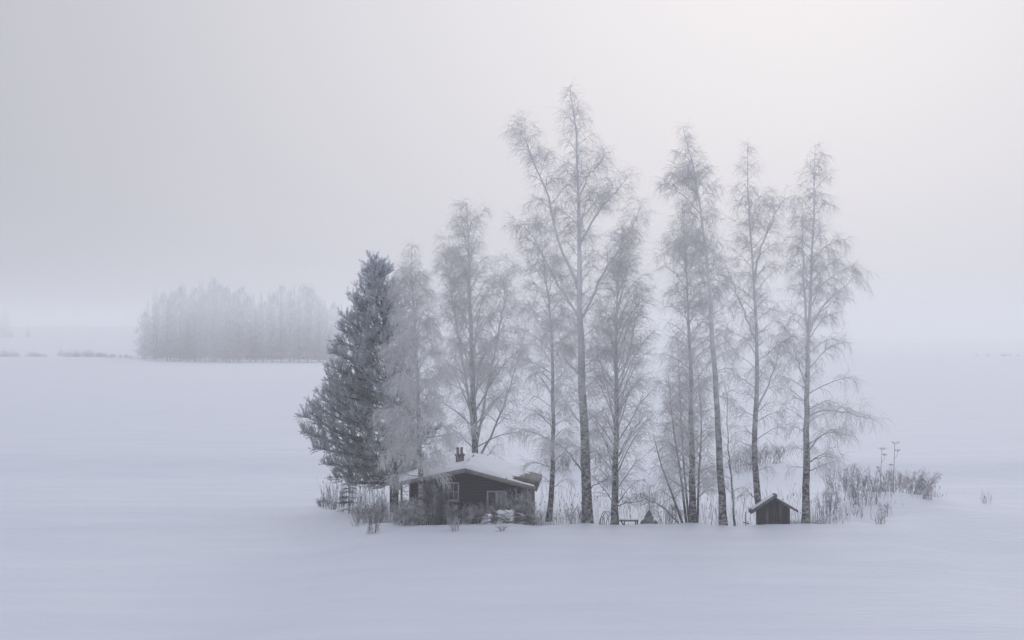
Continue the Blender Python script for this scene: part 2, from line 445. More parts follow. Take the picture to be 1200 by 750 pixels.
def window(px0, px1, py0, py1, cols, rowsn, bars, light=None, casing=.09):
    a = at(px0, py1, YW); b = at(px1, py0, YW); yf = YW - .026
    g = Geo(); w = casing
    g.box((a[0], yf - .06, a[2]), (a[0] + w, yf, b[2])); g.box((b[0] - w, yf - .06, a[2]), (b[0], yf, b[2]))
    g.box((a[0] + w, yf - .055, b[2] - w), (b[0] - w, yf, b[2])); g.box((a[0] + w, yf - .055, a[2]), (b[0] - w, yf, a[2] + w))
    fr = g.build('window', M['frame'], cabin)
    x0, x1, z0, z1 = a[0] + w, b[0] - w, a[2] + w, b[2] - w
    mw = bars
    cw = (x1 - x0 - mw * (cols - 1)) / cols; rh = (z1 - z0 - mw * (rowsn - 1)) / rowsn
    for i in range(1, cols):
        g = Geo(); x = x0 + i * cw + (i - 1) * mw; g.box((x, yf - .05, z0), (x + mw, yf, z1)); g.build('mullion', M['frame'], fr)
    for j in range(1, rowsn):
        g = Geo(); z = z0 + j * rh + (j - 1) * mw; g.box((x0, yf - .043, z), (x1, yf - .002, z + mw)); g.build('glazing_bar', M['frame'], fr)
    for i in range(cols):
        for j in range(rowsn):
            g = Geo(); x = x0 + i * (cw + mw); z = z0 + j * (rh + mw)
            g.box((x, yf - .016, z), (x + cw, yf - .008, z + rh))
            g.build('pane', M['pane_reflection'] if light and (i, j) in light else M['glass'], fr)
    g = Geo(); g.box((a[0] - .05, yf - .12, a[2] - .07), (b[0] + .05, yf - .002, a[2] - .003)); g.build('sill', M['trim'], fr)
window(519.5, 538, 565, 587, 3, 2, .05)
window(570.5, 593.5, 575, 603, 2, 1, .16, light={(1, 0)})
window(496.5, 508.5, 567, 588, 2, 2, .05, light={(0, 1), (1, 1)}, casing=.06)

# snow on the roof
def roof_snow(E, A, name, cover, parent, sgn):
    nu, nv = 56, 70
    us = np.linspace(0, 1, nu); vs = np.linspace(0, 1, nv)
    U, Vv = np.meshgrid(us, vs)
    P = E[None, None] + (A - E)[None, None] * U[..., None] + sk[None, None] * (Vv * (DEPTH - .1) + .03)[..., None]
    t = cover(U, Vv, P)
    edge = np.minimum(np.minimum(U * 6.5 if sgn > 0 else U * 6.5, 9), np.minimum(Vv, 1 - Vv) * DEPTH)
    t = np.where(t > 0, t * np.sqrt(np.clip(edge / .30, 0, 1)), t)
    t[0] = -.03; t[-1] = -.03; t[:, 0] = -.03
    P = P + np.array([0, 0, 1.0])[None, None] * t[..., None]
    I = np.arange(nu * nv).reshape(nv, nu)
    q = np.stack([I[:-1, :-1], I[:-1, 1:], I[1:, 1:], I[1:, :-1]], -1).reshape(-1, 4)
    if sgn < 0: q = q[:, ::-1]
    return mesh_np(name, P.reshape(-1, 3), q.ravel(), 4, M['roof_snow'], parent, smooth=True, origin=cabin.location)
def cov_r(U, Vv, P):
    n = hashnoise(P[..., 0], P[..., 1], 1.1, 9); n2 = hashnoise(P[..., 0], P[..., 1] * .5, .35, 10)
    lim = .40 - .24 * Vv + .12 * (n - .5) + .10 * (n2 - .5)
    t = .04 + .22 * sstep(0, .22, U - lim) + .07 * (n - .5) + .05 * np.exp(-((U - .88) / .1) ** 2)
    t = np.where(U < lim, -.03 + 0 * U, t)
    strip = (U > .02) & (U < .40) & (Vv < .07)
    return np.where(strip & (U < lim), .06, t) + .03 * (n2 - .5)
def cov_l(U, Vv, P):
    n = hashnoise(P[..., 0], P[..., 1], 1.4, 12); n2 = hashnoise(P[..., 0], P[..., 1], .4, 13)
    t = .30 + .12 * (n - .5) + .04 * (n2 - .5)
    return np.where((n < .16), -.03, t)
roof_snow(ER, AP, 'roof_snow', cov_r, roof_r, -1)
roof_snow(EL, AP, 'roof_snow', cov_l, roof_l, 1)

# chimney
YC = 121.6
a = at(534, 547, YC); b = at(543.5, 534, YC)
g = Geo(); g.box((a[0], YC, a[2] - .6), (b[0], YC + .5, b[2])); ch = g.build('chimney', M['brick'], cabin)
g = Geo(); g.box((a[0] - .06, YC - .06, b[2] + .002), (b[0] + .06, YC + .56, b[2] + .09)); g.build('chimney_cap', M['pot'], ch)
for px in (536.4, 541.0):
    c = at(px, 533.4, YC + .25); t = at(px, 524, YC + .25)
    g = Geo(); zz = np.linspace(b[2] + .08, t[2], 5)
    g.tubes(np.stack([np.full(5, c[0]), np.full(5, YC + .25), zz], 1), np.array([.09, .085, .08, .085, .095]), 10, cap=True)
    g.build('chimney_pot', M['pot'], ch)

# ------------------------------------------------------------------ little shed
YS = 117.0
sb = at(908, 617, YS); sb[2] = float(ground(sb[0], YS + .5))
shed = empty('wooden_shed', sb, 'tiny dark plank shed with a steep board roof, between two birch trunks', 'shed')
A, EL2, ER2 = at(908, 582, YS), at(880.5, 599.5, YS), at(935.5, 598, YS)
thk = np.array([0, 0, .15])
rl = Geo(); A2 = at(911, 579.6, YS); rl.prism([EL2, A2, A2 - thk, EL2 - thk], (0, 1.5, 0)); rl = rl.build('roof', M['plank2'], shed)
rr = Geo(); o = np.array([.10, 0, -.075]); rr.prism([A + o, ER2, ER2 - thk, A + o - thk], (0, 1.5, 0)); rr = rr.build('roof', M['plank2'], shed)
for (P0, P1, par) in ((EL2, A2, rl), (A + o, ER2, rr)):
    d = P1 - P0
    g = Geo(); ng_, mg = 8, 12
    Vs = []
    for j in range(mg):
        for i in range(ng_):
            u = .06 + .88 * i / (ng_ - 1); v = .45 + .98 * j / (mg - 1)
            e = min(i, ng_ - 1 - i, j, mg - 1 - j)
            t = -.01 if e == 0 else .03 + .03 * random.random()
            Vs.append(P0 + d * u + np.array([0, v, t]))
    I = np.arange(ng_ * mg).reshape(mg, ng_); q = np.stack([I[:-1, :-1], I[:-1, 1:], I[1:, 1:], I[1:, :-1]], -1).reshape(-1, 4)
    g.raw(Vs, [tuple(f) for f in q]); g.build('roof_snow', M['roof_snow'], par, smooth=True)
xa, xb = at(889, 0, YS)[0], at(926.5, 0, YS)[0]
def shz(x):
    if x < A2[0]: f = (x - EL2[0]) / (A2[0] - EL2[0]); return EL2[2] + f * (A2[2] - EL2[2]) - .15
    f = (x - A[0]) / (ER2[0] - A[0]); return A[2] + f * (ER2[2] - A[2]) - .16
npk = 12; wpk = (xb - xa) / npk
for i in range(npk):
    x0, x1 = xa + i * wpk + .006, xa + (i + 1) * wpk - .006; y = YS + .22 - .02 * (i % 2) + .006 * random.random()
    g = Geo(); z0 = sb[2] - .3
    g.prism([(x0, y, z0), (x1, y, z0), (x1, y, min(shz(x1), shz((x0 + x1) / 2)) - .005), (x0, y, min(shz(x0), shz((x0 + x1) / 2)) - .005)], (0, .03, 0))
    g.build('plank', M['plank_pale'] if i in (3, 8) else M['plank'], shed)
g = Geo()
g.prism([(xa, YS + .26, sb[2] - .3), (xb, YS + .26, sb[2] - .3), (xb, YS + .26, shz(xb) - .01), (A[0], YS + .26, shz(A[0]) - .04), (xa, YS + .26, shz(xa) - .01)], (0, 1.0, 0))
g.build('wall', M['plank'], shed)

# ------------------------------------------------------------------ trees
def make_tree(name, label, Y, trunk, r0, env, limbs=(), nb=60, start=None, incl=(50, 70), droop=.5, twig='twig', bm='limb', group='birch trees in a row beside the cabin',
              d2=3.2, d3=11, r_tip=.012, lim_reach=1.8, tw=(.35, .85), trad=.0105, cat='tree', extra_stems=(), zgrow=0.0, sub=(.45, 1.4), pow_=1.0, fill=1.3):
    px_m = F / Y
    tp = np.array([at(x, y, Y) for x, y in trunk])
    tp[0, 2] = min(tp[0, 2], float(ground(tp[0, 0], Y)) - .15)
    n = 26
    C = resample(tp, n)
    C[:, 1] += np.cumsum(rng.normal(size=n) * .03)
    C[1:, 0] += (rng.normal(size=n - 1) * .018)
    base = np.array([C[0, 0], Y, float(ground(C[0, 0], Y))])
    root = empty(name, base, label, cat, group)
    s = np.linspace(0, 1, n)
    Rt = r_tip + (r0 - r_tip) * (1 - s) ** (pow_ * 1.15) 
    Rt[0] *= 1.22; Rt[1] *= 1.06
    g = Geo(); g.tubes(C, Rt, 10); g.build('trunk', M['bark'], root, smooth=True)
    axes = [(C, Rt, None)]
    for st in extra_stems:                             # further stems from the base
        q = resample(np.array([at(x, y, Y + dy) for x, y, dy in st['path']]), 16)
        q[0, 2] = base[2] - .15
        rr = st['r'] * np.linspace(1, .15, 16) ** .8
        g = Geo(); g.tubes(q, rr, 8); g.build('stem', M[bm], root, smooth=True)
        axes.append((q, rr, st.get('reach', 1.2)))
    for lb in limbs:
        q = resample(np.array([at(x, y, Y + dy) for x, y, dy in lb['path']]), 16)
        q[1:] += rng.normal(size=(15, 3)) * .035
        rr = lb['r'] * .82 * np.linspace(1, .12, 16)
        g = Geo(); g.tubes(q, rr, 7); g.build('limb', M[bm], root, smooth=True)
        axes.append((q, rr, lb.get('reach', lim_reach)))
    # primary branches
    ez = np.array([H - (e[0] - HOR) / F * Y for e in env]); el = np.array([e[1] for e in env], float); er = np.array([e[2] for e in env], float)
    o = np.argsort(ez); ez, el, er = ez[o], el[o], er[o]
    ztop, zbot = C[-1, 2], ez[0] if start is None else H - (start - HOR) / F * Y
    K = 8
    P1 = []; R1 = []
    for ai, (ax, ar, reach) in enumerate(axes):
        zt = ax[-1, 2]; z0 = zbot if ai == 0 else None
        ln = np.linalg.norm(np.diff(ax, axis=0), axis=1).sum()
        m = nb if ai == 0 else max(6, int(nb * ln / (ztop - zbot) * .8))
        for i in range(m):
            if ai == 0:
                f = (i + rng.random()) / m; zz = zbot + (ztop - zbot) * f ** .92
                x = np.interp(zz, ax[:, 2], np.arange(len(ax)))
            else:
                f = .25 + .75 * (i + rng.random()) / m; x = f * (len(ax) - 1)
            j = min(int(x), len(ax) - 2); fr = x - j
            p = ax[j] * (1 - fr) + ax[j + 1] * fr; ra = ar[j] * (1 - fr) + ar[j + 1] * fr
            phi = i * 2.399 + rng.random() * .9
            c = math.cos(phi)
            h = (p[2] - zbot) / max(ztop - zbot, 1)
            al = R(incl[1] + (incl[0] - incl[1]) * h + rng.normal() * 7)
            if ai == 0 or reach is None:
                rc = 1.5
                for _ in range(4):
                    z1 = min(p[2] + max(rc, .3) / math.tan(al) * .75, ztop - .1)
                    xl = np.interp(z1, ez, el); xr = np.interp(z1, ez, er)
                    cx = p[0] * px_m + 600
                    Lr = max(.25, (xr - cx) / px_m) if c > 0 else max(.25, (cx - xl) / px_m)
                    mean = max(.3, (xr - xl) / 2 / px_m)
                    rc = (abs(c) * Lr + (1 - abs(c)) * mean * .85)
                rc = max(.15, rc * (.62 + .38 * rng.random()) - .15)
            else:
                rc = reach * (1.05 - .75 * f) * (.5 + .5 * rng.random())
            hd = np.array([c, math.sin(phi), 0])
            rise = rc / math.tan(al)
            rise = min(rise, max(.2, ztop - p[2] - .1))
            t = np.linspace(0, 1, K)
            q = p[None] + hd[None] * (rc * (t ** .9))[:, None]
            q[:, 2] += rise * (1.35 * t - .35 * t ** 2.5) - droop * .10 * rc * t ** 3 * rc
            wob = rng.normal(size=(K, 3)) * .05 * min(1, rc / 2.5); wob[0] = 0
            q += np.cumsum(wob, axis=0) * .8
            P1.append(q)
            rb = min(ra * .55, .012 + .0095 * math.hypot(rc, rise))
            R1.append(rb * (1 - .80 * t))
    P1 = np.array(P1); R1 = np.array(R1)
    P2, R2 = spray(P1, R1, d2 * 1.9, .10, sub[0], sub[1], .50, .12, droop * .35, .011, 5, lscale=lambda i, t: (1.15 - .6 * t) * np.clip((ztop - P1[i, 0, 2]) / 4 + .25, .25, 1))
    for (ax, ar, reach) in axes:
        Pa, Ra = spray(ax[None], ar[None], 4.5 if reach is None else 3.5, .42 if reach is None else .3, .35, 1.1, .8, .35, droop * .5, .010, 5, lscale=lambda i, t: 1.3 - .9 * t)
        P2 = np.concatenate([P2, Pa]); R2 = np.concatenate([R2, Ra])
    P3, R3 = spray(P2, R2, d3 * fill, .08, tw[0], tw[1], .50, .0, droop * 1.1, trad, 3, rtip=.6)
    P3b, R3b = spray(P1, R1, d3 * .6, .3, tw[0], tw[1], .55, .0, droop, trad, 3, rtip=.6)
    print(name, px_m, len(P1), len(P2), len(P3), len(P3b))
    # slim shoots straight from the upper trunk
    g = Geo()
    g.tubes(P1, R1, 5, 0); g.tubes(P2, R2, 3, 1); g.tubes(P3, R3, 3, 1); g.tubes(P3b, R3b, 3, 1)
    tw_m = M[twig]
    g.build('crown', None, root, mats=[M[bm], tw_m])
    return root

LAB = {}
# rimed birch before the left half of the cabin
make_tree('birch_tree', 'white rimed weeping birch standing before the left end of the cabin, against the pine', 116.2,
          [(494, 619), (493, 560), (490, 480), (487, 400), (483, 330), (482, 288)], .19,
          [(600, 462, 514), (565, 442, 520), (535, 432, 536), (480, 434, 540), (430, 438, 530), (380, 446, 518), (330, 460, 504), (300, 472, 492), (286, 480, 484)],
          nb=72, start=566, incl=(35, 70), droop=.8, twig='twig_white', d2=4.0, d3=13, sub=(.5, 1.5), tw=(.4, .9), trad=.011)
# big one behind the cabin
make_tree('birch_tree', 'broad frosted birch rising directly behind the cabin roof and chimney', 133,
          [(558, 606), (557, 540), (554, 450), (551, 360), (549, 290), (547, 238)], .29,
          [(560, 505, 625), (500, 500, 622), (450, 498, 620), (400, 496, 615), (350, 500, 605), (300, 511, 592), (270, 526, 570), (250, 538, 556), (238, 545, 549)],
          limbs=[dict(path=[(557, 520, 0), (545, 440, -1), (530, 350, -1.5), (522, 300, -2)], r=.13), dict(path=[(558, 525, 0), (572, 450, 1), (588, 370, 1), (594, 320, 1)], r=.13),
                 dict(path=[(558, 545, 0), (585, 490, .5), (605, 430, 1), (615, 390, 1)], r=.11)],
          nb=68, fill=.75, start=556, incl=(24, 52), droop=.7, twig='twig_white', d2=3.6, d3=11, trad=.0115)
make_tree('birch_tree', 'slim grey birch just right of the cabin roof edge', 120.5,
          [(643, 612), (647, 560), (648, 480), (647, 400), (640, 330), (632, 262)], .19,
          [(585, 625, 665), (530, 600, 682), (480, 594, 692), (420, 590, 690), (360, 594, 680), (310, 602, 664), (275, 615, 648), (262, 628, 636)],
          nb=62, start=575, incl=(40, 65), droop=.6, twig='twig', d2=3.2, d3=10)
make_tree('birch_tree', 'tallest birch of all, with a forked crown and spreading side limbs', 118.2,
          [(689, 619), (686, 540), (682, 450), (680, 370), (679, 300), (677, 220), (674, 150), (667, 100)], .32,
          [(560, 640, 722), (500, 632, 730), (420, 634, 728), (350, 640, 724), (300, 642, 715), (240, 642, 716), (200, 643, 712), (165, 646, 704), (135, 654, 692), (110, 660, 680), (100, 664, 670)],
          limbs=[dict(path=[(680, 342, 0), (655, 285, -.6), (640, 225, -1), (620, 178, -1.2), (614, 150, -1.2)], r=.12, reach=2.2),
                 dict(path=[(679, 372, 0), (650, 325, .8), (625, 280, 1.2), (612, 262, 1.5)], r=.10, reach=2.0),
                 dict(path=[(680, 285, 0), (700, 250, -.5), (722, 225, -1), (737, 208, -1.2)], r=.09, reach=1.7),
                 dict(path=[(683, 372, 0), (707, 320, .8), (735, 275, 1), (752, 240, 1.2)], r=.10, reach=1.9),
                 dict(path=[(679, 230, 0), (690, 205, .4), (703, 192, .5), (709, 180, .5)], r=.07, reach=1.2),
                 dict(path=[(684, 448, 0), (655, 410, -.8), (630, 375, -1.3), (614, 360, -1.5)], r=.085, reach=1.6),
                 dict(path=[(687, 560, 0), (665, 528, -1), (650, 520, -1.4), (636, 512, -1.8)], r=.07, reach=1.3),
                 dict(path=[(688, 578, 0), (700, 566, -.8), (715, 562, -1.2), (726, 563, -1.4)], r=.05, reach=1.0)],
          nb=64, start=540, incl=(38, 66), droop=.65, twig='twig', d2=2.8, d3=9.5)
make_tree('birch_tree', 'dark-stemmed birch with many steep branches, beside the low bench frame', 117.4,
          [(720, 618), (721, 560), (722, 480), (722, 400), (724, 330), (730, 265)], .235,
          [(600, 700, 748), (560, 686, 765), (500, 678, 778), (420, 686, 778), (350, 698, 772), (300, 708, 762), (275, 720, 744), (264, 728, 733)],
          limbs=[dict(path=[(722, 500, 0), (706, 430, -.6), (696, 370, -1)], r=.06, reach=1.2), dict(path=[(722, 470, 0), (740, 400, .6), (752, 340, 1)], r=.06, reach=1.2),
                 dict(path=[(721, 540, 0), (742, 505, -.7), (760, 480, -1)], r=.055, reach=1.1),
                 dict(path=[(721, 594, 0), (732, 590, -.4), (745, 588, -.7), (762, 584, -.9)], r=.045, reach=.7)],
          nb=88, fill=.8, start=600, incl=(28, 42), droop=.45, twig='twig_dark', d2=3.2, d3=9)
make_tree('birch_tree', 'clump-stemmed birch with thin stems fanning out left, near the tarpaulin heap', 118.8,
          [(812, 618), (811, 560), (810, 480), (808, 400), (804, 310), (800, 232)], .24,
          [(600, 765, 850), (560, 755, 865), (500, 758, 862), (430, 764, 850), (350, 768, 850), (290, 772, 848), (255, 785, 820), (232, 797, 803)],
          extra_stems=[dict(path=[(805, 619, -.2), (798, 560, -.5), (789, 500, -.8), (783, 440, -1)], r=.085, reach=1.2),
                       dict(path=[(802, 619, -.4), (788, 580, -1), (775, 545, -1.5), (766, 510, -2)], r=.07, reach=1.1),
                       dict(path=[(817, 619, -.2), (819, 560, -.3), (822, 500, -.5), (818, 440, -.5)], r=.08, reach=1.2),
                       dict(path=[(800, 619, .2), (780, 597, .6), (764, 588, 1), (752, 592, 1.2)], r=.045, reach=.8),
                       dict(path=[(808, 619, .5), (801, 540, .8), (797, 470, 1), (795, 410, 1.2)], r=.07, reach=1.2)],
          nb=76, fill=.95, start=590, incl=(38, 60), droop=.6, twig='twig', d2=3.4, d3=10)
make_tree('birch_tree', 'tall leaning birch with a bare pale trunk, right of the stem clump', 117.2,
          [(848, 619), (844, 550), (840, 480), (835, 400), (829, 320), (821, 250), (812, 195), (800, 148)], .235,
          [(500, 815, 868), (430, 806, 872), (380, 800, 872), (300, 788, 854), (245, 772, 838), (212, 778, 842), (185, 786, 824), (165, 792, 812), (148, 798, 802)],
          limbs=[dict(path=[(826, 300, 0), (806, 285, -.5), (790, 288, -.8), (778, 300, -1)], r=.06, reach=1.3), dict(path=[(817, 228, 0), (798, 212, .5), (783, 222, .8)], r=.05, reach=1.2)],
          nb=66, start=470, incl=(45, 72), droop=.75, twig='twig', d2=3.2, d3=10.5)
make_tree('birch_tree', 'thin dark sapling standing close right of the leaning birch', 117.0,
          [(861, 619), (858, 570), (853, 520), (852, 460)], .075,
          [(600, 852, 868), (560, 840, 876), (520, 838, 872), (490, 842, 864), (460, 850, 855)],
          nb=26, start=590, incl=(35, 55), droop=.4, twig='twig_dark', d2=2.6, d3=7, group='thin saplings among the birches', sub=(.3, .8))
make_tree('birch_tree', 'birch with a forked top whose foot is behind the little shed', 118.6,
          [(893, 617), (887, 575), (885, 520), (887, 450), (886, 380), (881, 300), (877, 230), (876, 168)], .235,
          [(560, 862, 908), (500, 850, 928), (450, 845, 932), (370, 842, 930), (300, 850, 925), (260, 855, 912), (220, 858, 898), (190, 864, 890), (168, 874, 879)],
          limbs=[dict(path=[(883, 335, 0), (892, 290, -.5), (905, 258, -.8), (917, 235, -1)], r=.09, reach=1.7),
                 dict(path=[(887, 405, 0), (872, 365, .6), (858, 330, 1), (849, 305, 1.2)], r=.08, reach=1.5),
                 dict(path=[(888, 478, 0), (903, 445, -.6), (912, 415, -.9), (916, 380, -1)], r=.075, reach=1.4),
                 dict(path=[(887, 590, -.1), (882, 582, -.4), (875, 574, -.7), (869, 570, -.9)], r=.045, reach=.4)],
          nb=60, start=560, incl=(42, 68), droop=.65, twig='twig', d2=2.8, d3=9)
make_tree('birch_tree', 'rightmost birch, its long lower branches reaching out over the withered plants', 117.6,
          [(944, 619), (945, 550), (945, 480), (947, 400), (951, 320), (954, 240), (955, 170)], .25,
          [(580, 925, 970), (530, 912, 1000), (490, 908, 1010), (440, 908, 1012), (400, 905, 1014), (350, 908, 1010), (290, 914, 1004), (250, 924, 990), (205, 932, 986), (180, 940, 972), (168, 952, 958)],
          limbs=[dict(path=[(946, 385, 0), (942, 330, -.5), (940, 280, -.8), (941, 240, -1)], r=.10, reach=1.5),
                 dict(path=[(945, 452, 0), (935, 425, -.5), (927, 400, -.8), (921, 385, -1)], r=.075, reach=1.3),
                 dict(path=[(945, 490, 0), (962, 481, -.5), (990, 483, -1), (1012, 489, -1.3), (1028, 492, -1.5)], r=.07, reach=1.3),
                 dict(path=[(945, 530, 0), (965, 510, .5), (985, 508, .8), (1000, 512, 1)], r=.055, reach=1.1),
                 dict(path=[(945, 545, 0), (960, 534, -.4), (975, 533, -.7), (985, 540, -.9)], r=.045, reach=.8),
                 dict(path=[(948, 385, 0), (968, 355, .6), (990, 335, .9), (1003, 322, 1.1)], r=.07, reach=1.5)],
          nb=62, start=560, incl=(42, 70), droop=.7, twig='twig', d2=2.9, d3=9.5)

# ------------------------------------------------------------------ dark pine
def pine(Y=124.5):
    root_p = at(462, 594, Y); root_p[2] = float(ground(root_p[0], Y))
    root = empty('pine_tree', root_p, 'dark bushy pine at the left end of the cabin, only lightly rimed', 'tree')
    C = resample(np.array([at(x, y, Y) for x, y in [(462, 600), (461, 540), (458, 460), (450, 380), (442, 308)]]), 20)
    Rt = np.linspace(.30, .03, 20)
    g = Geo(); g.tubes(C, Rt, 10); g.build('trunk', M['pine_bark'], root, smooth=True)
    env = [(308, 434, 446), (325, 424, 455), (345, 410, 466), (365, 399, 478), (385, 393, 486), (410, 386, 490), (440, 380, 495), (465, 372, 500), (485, 350, 505), (505, 352, 506), (520, 366, 505), (545, 378, 500), (562, 396, 480)]
    ez = np.array([H - (e[0] - HOR) / F * Y for e in env])[::-1]; el = np.array([e[1] for e in env])[::-1]; er = np.array([e[2] for e in env])[::-1]
    pm = F / Y; P1 = []; R1 = []
    m = 125; zb, zt = C[2, 2], C[-1, 2] - .15
    for i in range(m):
        f = (i + rng.random()) / m; z = zb + .2 + (zt - zb - .2) * f
        x = np.interp(z, C[:, 2], C[:, 0]); ra = np.interp(z, C[:, 2], Rt)
        phi = i * 2.399 + rng.normal() * .25; c = math.cos(phi)
        h = f
        rise_f = -.02 + .75 * h
        z1 = z
        rc = 2
        for _ in range(4):
            z1 = min(z + rc * rise_f, zt)
            xl = np.interp(z1, ez, el); xr = np.interp(z1, ez, er); cx = x * pm + 600
            Lr = max(.2, ((xr - cx) if c > 0 else (cx - xl)) / pm); mean = (xr - xl) / 2 / pm
            rc = abs(c) * Lr + (1 - abs(c)) * mean * .9
        rc = max(.2, rc * (.58 + .42 * rng.random() ** .6) - .10)
        t = np.linspace(0, 1, 8)
        q = np.array([x, Y, z])[None] + np.array([c, math.sin(phi), 0])[None] * (rc * t)[:, None]
        q[:, 2] += rc * rise_f * t + .22 * rc * (t ** 3) - .06 * rc * np.sin(t * 3.1) * (1 - h)
        w = rng.normal(size=(8, 3)) * .04; w[0] = 0; q += np.cumsum(w, 0)
        P1.append(q); R1.append(min(ra * .5, .02 + .016 * rc) * (1 - .75 * t))
    for (x0, y0, x1, y1, dy) in ((459, 522, 352, 484, -.5), (459, 530, 350, 503, .4), (459, 508, 360, 472, .8), (460, 545, 376, 540, -.3), (460, 552, 388, 556, .5), (460, 560, 402, 562, -.6),
                                 (459, 500, 372, 462, -.8), (459, 535, 362, 520, -1.2), (460, 520, 508, 500, .5), (456, 470, 380, 440, .6), (452, 430, 386, 408, -.4), (448, 400, 396, 382, .2), (446, 375, 411, 348, .1), (444, 350, 427, 328, .2), (446, 390, 405, 372, .3), (450, 410, 392, 396, -.3), (455, 450, 380, 425, .3), (457, 470, 378, 455, -.6), (446, 350, 462, 330, .2), (443, 330, 449, 312, .1), (448, 370, 474, 352, -.3)):
        q = resample([at(x0, y0, Y), at((x0 + x1) / 2, (y0 + y1) / 2 + 5, Y + dy * .5), at(x1 + 4, y1 + 2, Y + dy)], 8)
        for rep in range(2):
            q2 = q + np.array([0, .5 * rep, -.12 * rep]) * np.linspace(0, 1, 8)[:, None]
            P1.append(q2); R1.append(.05 * np.linspace(1, .3, 8))
    P1 = np.array(P1); R1 = np.array(R1)
    P2, R2 = spray(P1, R1, 9.0, .15, .4, 1.1, .55, .22, -.10, .015, 4, lscale=lambda i, t: 1.25 - .7 * t)
    P3, R3 = spray(P2, R2, 4.5, .2, .2, .45, .5, .45, -.25, .011, 3)
    g = Geo(); g.tubes(P1, R1, 5); g.tubes(P2, R2, 3); g.build('branches', M['pine_bark'], root)
    # needle brushes along the outer shoots
    A = np.concatenate([P2[:, [1, 3]], P3[:, [0, 2]], P1[:, [6, 7]]])
    d = A[:, 1] - A[:, 0]; ln = np.linalg.norm(d, axis=1)
    cnt = np.clip((ln * 62).astype(int), 14, 38); idx = np.repeat(np.arange(len(A)), cnt); k = len(idx)
    t = rng.random(k) ** .8
    p = A[idx, 0] + d[idx] * t[:, None] * 1.04; u = unit(d[idx])
    rnd = rng.normal(size=(k, 3)); sd_ = unit(rnd - (rnd * u).sum(1, keepdims=True) * u)
    nd = unit(u * .8 + sd_ * .75 + np.array([0, 0, .25])); L_ = .11 + .09 * rng.random(k)
    wv = unit(np.cross(nd, rng.normal(size=(k, 3)))) * (.009 + .004 * rng.random(k))[:, None]
    tri = np.stack([p - wv, p + wv, p + nd * L_[:, None]], 1)
    print('pine needles', k)
    g = Geo(); g.tris(tri); g.build('needle_crown', M['needle'], root)
pine()

# ------------------------------------------------------------------ shrubs, stalks and small things
def shrub(name, label, px, pyb, Y, w, h, n, m, cat='shrub', group=None, dens=8, spread=.35, droop=.15, lean=0.0, rad=.012, tr=.0105, tl=(.12, .35)):
    x = (px - 600) / F * Y; zg = float(ground(x, Y))
    b = np.array([x, Y, zg])
    ph = rng.random(n) * 6.283; rr = np.sqrt(rng.random(n)) * w * .35
    p0 = np.stack([x + np.cos(ph) * rr, Y + np.sin(ph) * rr * .7, np.full(n, zg - .05)], 1)
    tip = np.stack([x + lean + np.cos(ph) * w * .5 * (.3 + .7 * rng.random(n)), Y + np.sin(ph) * w * .4, zg + h * (.55 + .45 * rng.random(n))], 1)
    t = np.linspace(0, 1, 6)[None, :, None]
    mid = (p0 + tip) / 2; mid[:, 2] += h * .12
    P = (1 - t) ** 2 * p0[:, None] + 2 * t * (1 - t) * mid[:, None] + t ** 2 * tip[:, None]
    P += np.cumsum(rng.normal(size=P.shape) * .012, axis=1)
    Rr = rad * (.7 + .6 * rng.random(n))[:, None] * np.linspace(1, .4, 6)[None]
    P2, R2 = spray(P, Rr, dens, .15, tl[0], tl[1], spread + .1, .15, droop, tr, 4)
    P3, R3 = spray(P2, R2, dens * 1.4, .2, tl[0] * .4, tl[1] * .5, .5, 0, droop, tr * .8, 3)
    g = Geo(); g.tubes(P, Rr, 4); g.tubes(P2, R2, 3); g.tubes(P3, R3, 3)
    return tag(g.build(name, M[m], origin=b), label, cat, group)

SG = 'frosted shrubs round the cabin'
shrub('frosted_shrub', 'large rimed shrub under the pine, left of the cabin porch', 457, 600, 119.5, 2.6, 1.5, 60, 'shrub', group=SG, dens=9)
shrub('frosted_shrub', 'low dark-stemmed thicket at the foot of the pine', 437, 600, 121, 2.2, 1.1, 45, 'shrub_dark', group=SG, dens=9)
shrub('frosted_shrub', 'arching brown-grey shrub heap below the left corner of the cabin', 486, 616, 116.5, 2.6, 1.4, 70, 'shrub', group=SG, dens=10, droop=.5)
shrub('frosted_shrub', 'dark tangled shrub between the rimed birch and the three-column window', 509, 617, 117.0, 2.1, 2.5, 64, 'shrub_dark', group=SG, dens=10)
shrub('frosted_shrub', 'short white-rimed shrub under the three-column window, left of two', 529, 614, 116.8, .8, 1.15, 36, 'shrub', group=SG, dens=13, rad=.018, tr=.014)
shrub('frosted_shrub', 'short white-rimed shrub left of the brush pile, leaning right', 546, 612, 117.0, .8, 1.0, 26, 'shrub', group=SG, dens=13, lean=.25, rad=.018, tr=.013)
shrub('frosted_shrub', 'tall slender rimed shrub before the right corner of the cabin', 606, 612, 117.6, 1.7, 2.0, 44, 'shrub', group=SG, dens=9, spread=.3)
shrub('frosted_shrub', 'thin twiggy shrub growing before the double window', 584, 610, 118.0, 1.2, 1.4, 22, 'shrub', group=SG, dens=8)
shrub('frosted_shrub', 'small dark shrub poking out of the snow below the left thicket', 437, 627, 114.4, 1.1, .75, 16, 'shrub_dark', group=SG, dens=7)
shrub('frosted_shrub', 'pale little tuft in the snow directly below the white-rimed shrubs', 533, 626, 114.6, .8, .8, 16, 'shrub', group=SG, dens=9)
shrub('frosted_shrub', 'flat dark shrub sticking out left of the bank, beyond the small spruce', 379, 590, 131, 1.2, .45, 18, 'shrub_dark', group=SG, dens=8)
shrub('frosted_shrub', 'low dark tuft half buried beside the small spruce', 390, 594, 129, .9, .35, 14, 'shrub_dark', group=SG, dens=8)
